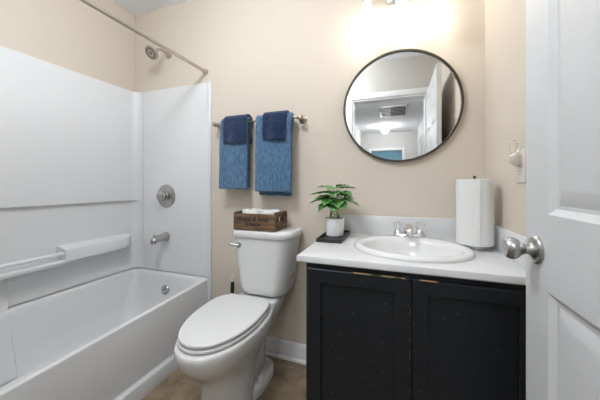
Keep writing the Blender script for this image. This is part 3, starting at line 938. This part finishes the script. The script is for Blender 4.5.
# faucet
FX, FY, FZ = .060, 1.452, CT1 + .0185
t = thing('faucet', 'chrome faucet with two clear acrylic handles behind the sink', 'faucet', (FX, FY, FZ))
bm = bmesh.new()
rs = [at_z(rrect(FX - .078 + g, FX + .078 - g, FY - .026 + g, FY + .026 - g, .025 - g), FZ + z) for g, z in ((0, -.0015), (0, .006), (.004, .013), (.012, .016))]
rings(bm, rs)
obj('base_plate', bm, M_chrome, t)
bm = bmesh.new()
sp = []
for yy, zz, wx, hz in ((.014, .012, .024, .010), (.010, .035, .0225, .016), (-.006, .054, .021, .015), (-.035, .058, .019, .013), (-.070, .050, .018, .011), (-.098, .040, .0165, .009), (-.108, .035, .012, .006)):
    tl = 1.25 if yy > 0 else .35
    sp.append([(FX + wx * math.copysign(abs(math.cos(2 * PI * k / 28)) ** .75, math.cos(2 * PI * k / 28)), FY + yy - hz * math.sin(2 * PI * k / 28) * math.sin(tl) , FZ + zz + hz * math.sin(2 * PI * k / 28) * math.cos(tl)) for k in range(28)])
rings(bm, sp)
lathe(bm, [(.010, 0), (.011, .012), (.009, .014), (0, .014)], (FX, FY - .094, FZ + .036), (0, 0, -1), 18, True, True)
obj('spout', bm, M_chrome, t, [('SUBSURF', dict(levels=1, render_levels=2))], deg=60)
bm = bmesh.new(); lathe(bm, [(0, 0), (.003, 0), (.003, .03), (.006, .032), (.006, .038), (0, .04)], (FX, FY + .021, FZ + .014), (0, 0, 1), 14)
obj('pop_up_rod', bm, M_chrome, t)
for s in (-1, 1):
    hx = FX + s * .051
    bm = bmesh.new(); lathe(bm, [(0, 0), (.020, 0), (.020, .006), (.016, .014), (.012, .020), (.011, .026), (0, .026)], (hx, FY, FZ + .013), (0, 0, 1), 26)
    hs = obj('handle_base', bm, M_chrome, t)
    bm = bmesh.new()
    rs = []
    for z, r in ((.038, .010), (.041, .015), (.048, .0185), (.062, .0215), (.068, .0205), (.071, .015)):
        rs.append([(hx + r * (1 + .10 * math.cos(8 * 2 * PI * k / 48)) * math.cos(2 * PI * k / 48), FY + r * (1 + .10 * math.cos(8 * 2 * PI * k / 48)) * math.sin(2 * PI * k / 48), FZ + z) for k in range(48)])
    rings(bm, rs)
    hk = obj('handle', bm, M_glass, t, deg=60); hk['label'] = 'clear fluted acrylic faucet handle'
    bm = bmesh.new(); lathe(bm, [(0, 0), (.009, 0), (.008, .003), (0, .0035)], (hx, FY, FZ + .0712), (0, 0, 1), 18)
    obj('index_button', bm, M_chrome, hk)

# ------------------------------------------------------------------ tray and potted plant
t = thing('tray', 'shallow black rectangular tray on the left end of the countertop', 'tray', (-.305, 1.38, CT1))
tx0, tx1, ty0, ty1 = -.366, -.243, 1.245, 1.520
bm = nb(tx0, tx1, ty0, ty1, CT1 + .0003, CT1 + .006, .001)
obj('tray_floor', bm, M_tray, t)
bm = bmesh.new()
lo = rrect(tx0, tx1, ty0, ty1, .003, 3); li = rrect(tx0 + .006, tx1 - .006, ty0 + .006, ty1 - .006, .002, 3)
L_ = [at_z(li, CT1 + .0055), at_z(lo, CT1 + .0055), at_z(lo, CT1 + .018), at_z(li, CT1 + .018)]
rings(bm, L_ + [L_[0]], False, False); bmesh.ops.remove_doubles(bm, verts=bm.verts[:], dist=1e-6)
obj('tray_rim', bm, M_tray, t)

PX, PY, PZ = -.308, 1.405, CT1 + .0062
t = thing('potted_plant', 'small green leafy plant in a white pot on the black tray', 'potted plant', (PX, PY, PZ))
bm = bmesh.new(); lathe(bm, [(0, 0), (.039, 0), (.0455, .004), (.0505, .092), (.0500, .094), (.0465, .094), (.041, .070), (0, .070)], (PX, PY, PZ), (0, 0, 1), 40)
obj('pot', bm, M_pot, t)
bm = bmesh.new(); lathe(bm, [(0, .068), (.0405, .068), (.040, .076), (.02, .080), (0, .081)], (PX, PY, PZ), (0, 0, 1), 32)
obj('soil', bm, M_soil, t)
def leaf(base, direc, up, ln, wd, droop, seed):
    """broad scalloped leaf; base point, growing direction, upward normal"""
    d = Vector(direc).normalized(); n = Vector(up).normalized(); s = d.cross(n).normalized(); n = s.cross(d).normalized()
    bm = bmesh.new(); nl, nw = 14, 5
    rows = []
    for i in range(nl + 1):
        q = i / nl
        w_ = wd * (math.sin(PI * min(1, q ** .72)) ** .85) * (1 + .16 * math.sin(q * 20 + seed)) if 0 < q < 1 else .0006
        row = []
        for j in range(-nw, nw + 1):
            v = j / nw
            p = Vector(base) + d * (ln * (q - .05 * abs(v) * (1 if q < .2 else 0))) + s * (w_ * v)
            h_ = -droop * q * q * ln + abs(v) * w_ * .28 + .0025 * math.sin(q * 22 + abs(v) * 3)
            p += n * h_
            row.append(bm.verts.new(p))
        rows.append(row)
    for a, b in zip(rows[:-1], rows[1:]):
        for j in range(2 * nw): bm.faces.new((a[j], a[j + 1], b[j + 1], b[j]))
    return obj('leaf', bm, M_leaf, t, [('SOLIDIFY', dict(thickness=.0008)), ('SUBSURF', dict(levels=0, render_levels=1))], deg=180)
# (azimuth deg, reach, height, leaf length, half width, tilt)
LV = [(185, .028, .180, .105, .030, -.15), (200, .018, .212, .110, .032, .02), (170, .012, .235, .085, .028, .25), (250, .022, .185, .080, .034, -.35), (290, .022, .178, .085, .033, -.35),
      (330, .022, .215, .085, .030, -.05), (20, .020, .235, .085, .028, .15), (-8, .030, .178, .100, .028, -.22), (60, .018, .205, .085, .028, .05), (110, .02, .215, .085, .028, .1),
      (265, .010, .238, .075, .033, .05), (230, .026, .158, .080, .030, -.45), (310, .028, .165, .075, .028, -.3), (345, .012, .245, .06, .022, .3), (215, .02, .195, .09, .03, -.1), (275, .02, .215, .075, .03, -.1), (150, .02, .19, .09, .03, -.1), (40, .02, .185, .08, .028, -.1), (190, .012, .16, .085, .028, -.2), (355, .012, .20, .085, .028, -.1), (280, .03, .15, .07, .03, -.3)]
for i, (az, rc, hz, ln, wd, tl) in enumerate(LV):
    a = math.radians(az); c, s = math.cos(a), math.sin(a)
    tip = Vector((PX + c * rc, PY + s * rc, PZ + hz + .016))
    foot = Vector((PX + c * .027 + rnd.uniform(-.006, .006), PY + s * .027 + rnd.uniform(-.006, .006), PZ + .076))
    bm = bmesh.new()
    tube(bm, smooth_path([foot, foot.lerp(tip, .5) + Vector((-c * .006, -s * .006, .004)), tip], 5), .0017, 8)
    obj('stem', bm, M_stem, t)
    leaf(tip, (c, s, tl * .8), (-c * tl * .5, -s * tl * .5, 1), ln * 1.12, wd * 1.35, .12, i * 1.7)

# ------------------------------------------------------------------ paper towel roll on its stand
RX, RY, RR = .322, 1.352, .070
t = thing('paper_towel_holder', 'dark upright paper towel stand under the white roll', 'paper towel holder', (RX, RY, CT1))
bm = bmesh.new(); lathe(bm, [(0, .0004), (.044, .0004), (.044, .020), (.041, .022), (0, .022)], (RX, RY, CT1), (0, 0, 1), 40)
obj('base', bm, M_satin, t)
bm = bmesh.new(); lathe(bm, [(0, .0095), (.006, .0095), (.006, .302), (.0035, .304), (.0035, .307), (.0055, .309), (.0065, .313), (.005, .317), (0, .318)], (RX, RY, CT1), (0, 0, 1), 20)
obj('post', bm, M_frame, t)
t = thing('paper_towel_roll', 'full white paper towel roll standing in the counter corner', 'paper towel', (RX, RY, CT1 + .0222))
bm = bmesh.new()
lathe(bm, [(.0200, 0), (RR - .002, 0), (RR, .002), (RR, .277), (RR - .002, .279), (.0200, .279), (.0200, 0)], (RX, RY, CT1 + .0224), (0, 0, 1), 64, False, False)
bmesh.ops.remove_doubles(bm, verts=bm.verts[:], dist=1e-6)
# loose last sheet
a0 = math.radians(200)
tt = bmesh.new(); vv = []
for k in range(13):
    a = a0 + k * math.radians(6); r = RR + .0006 + .004 * (k / 12) ** 2
    vv.append([tt.verts.new((RX + r * math.cos(a), RY + r * math.sin(a), CT1 + .0230 + z)) for z in (0, .277)])
for p, q in zip(vv[:-1], vv[1:]): tt.faces.new((p[0], q[0], q[1], p[1]))
merge(bm, tt)
obj('paper', bm, M_paper, t, deg=40)
bm = bmesh.new(); lathe(bm, [(.0198, .001), (.0198, .278), (.0183, .278), (.0183, .001), (.0198, .001)], (RX, RY, CT1 + .0224), (0, 0, 1), 32, False, False)
obj('core', bm, M_core, t)

# ------------------------------------------------------------------ outlet with plug-in warmer
OY, OZ = 1.142, 1.160
t = thing('wall_outlet', 'almond wall outlet on the right wall behind the door', 'outlet', (XR, OY, OZ))
bm = nb(XR - .006, XR - .0003, OY - .035, OY + .035, OZ - .058, OZ + .058, .002)
obj('cover_plate', bm, M_plate, t)
for dz in (-.020, .020):
    bm = bmesh.new()
    pts = rrect(-.017, .017, -.014, .014, .008)
    rings(bm, [[(XR - .0055, OY + x, OZ + dz + y) for x, y in pts], [(XR - .0085, OY + x, OZ + dz + y) for x, y in pts]])
    so = obj('socket', bm, M_plate, t)
    if dz < 0:
        bm = bmesh.new(); box(bm, XR - .0090, XR - .0084, OY - .0085, OY - .006, OZ + dz - .002, OZ + dz + .007); box(bm, XR - .0090, XR - .0084, OY + .006, OY + .0085, OZ + dz - .002, OZ + dz + .007)
        box(bm, XR - .0090, XR - .0084, OY - .002, OY + .002, OZ + dz - .010, OZ + dz - .006)
        obj('slot', bm, M_hole, so)
t = thing('air_freshener', 'plug-in air freshener with a clear bottle, in the wall outlet', 'air freshener', (XR - .03, OY, OZ + .02))
bm = bmesh.new()
rs = []
for xx, hy, hz, dz in ((-.0088, .014, .022, .0), (-.018, .016, .024, .0), (-.024, .017, .021, .002), (-.033, .015, .016, .004), (-.037, .011, .011, .005)):
    rs.append([(XR + xx, OY + y, OZ + .022 + dz + z) for y, z in rrect(-hy, hy, -hz, hz, min(hy, hz) * .6)])
rings(bm, rs)
obj('warmer', bm, M_warm, t)
bm = bmesh.new(); lathe(bm, [(0, 0), (.008, 0), (.009, .004), (.013, .012), (.014, .024), (.012, .036), (.008, .044), (.004, .048), (0, .049)], (XR - .024, OY, OZ + .0435), (0, 0, 1), 28)
obj('bottle', bm, M_glass, t)

# ------------------------------------------------------------------ round mirror
MX, MZ, MR = .017, 1.520, .303
t = thing('round_mirror', 'round wall mirror with a thin dark frame above the sink', 'mirror', (MX, YB, MZ))
bm = bmesh.new()
prof = [(MR - .010, .002), (MR, .002), (MR + .001, .004), (MR + .001, .024), (MR - .001, .026), (MR - .009, .026), (MR - .010, .024), (MR - .010, .002)]
lathe(bm, prof, (MX, YB, MZ), (0, -1, 0), 128, False, False); bmesh.ops.remove_doubles(bm, verts=bm.verts[:], dist=1e-6)
obj('frame', bm, M_frame, t)
bm = bmesh.new(); lathe(bm, [(0, .004), (MR - .0102, .004), (MR - .0102, .016), (0, .016)], (MX, YB, MZ), (0, -1, 0), 128)
obj('glass', bm, M_mirror, t, deg=20)

# ------------------------------------------------------------------ vanity light
LZ = 2.07
t = thing('vanity_light', 'three-shade vanity light bar above the round mirror, lit', 'wall light', (.022, YB, LZ + .06))
bm = nb(-.046, .104, YB - .022, YB - .0005, 2.088, 2.205, .006)
obj('backplate', bm, M_satin, t)
bm = bmesh.new(); tube(bm, [(-.20, YB - .075, 2.135), (.26, YB - .075, 2.135)], .010, 16)
tube(bm, [(.029, YB - .02, 2.135), (.029, YB - .075, 2.135)], .012, 16)
obj('bar', bm, M_satin, t)
for x in (-.143, .027, .190):
    yy = 1.422
    bm = bmesh.new()
    tube(bm, smooth_path([(x, YB - .075, 2.135), (x, YB - .10, 2.132), (x, yy + .01, 2.12), (x, yy, 2.065)], 4), .008, 14)
    lathe(bm, [(0, 0), (.018, 0), (.022, -.01), (.024, -.036), (.0, -.036)], (x, yy, 2.072), (0, 0, 1), 24)
    a_ = obj('arm', bm, M_satin, t)
    bm = bmesh.new(); lathe(bm, [(.022, 0), (.026, -.020), (.031, -.06), (.036, -.10), (.045, -.14), (.047, -.148), (.045, -.148), (.034, -.10), (.029, -.06), (.024, -.02), (.020, -.002)], (x, yy, 2.036), (0, 0, 1), 32, False, True)
    obj('glass_shade', bm, M_shade, t)
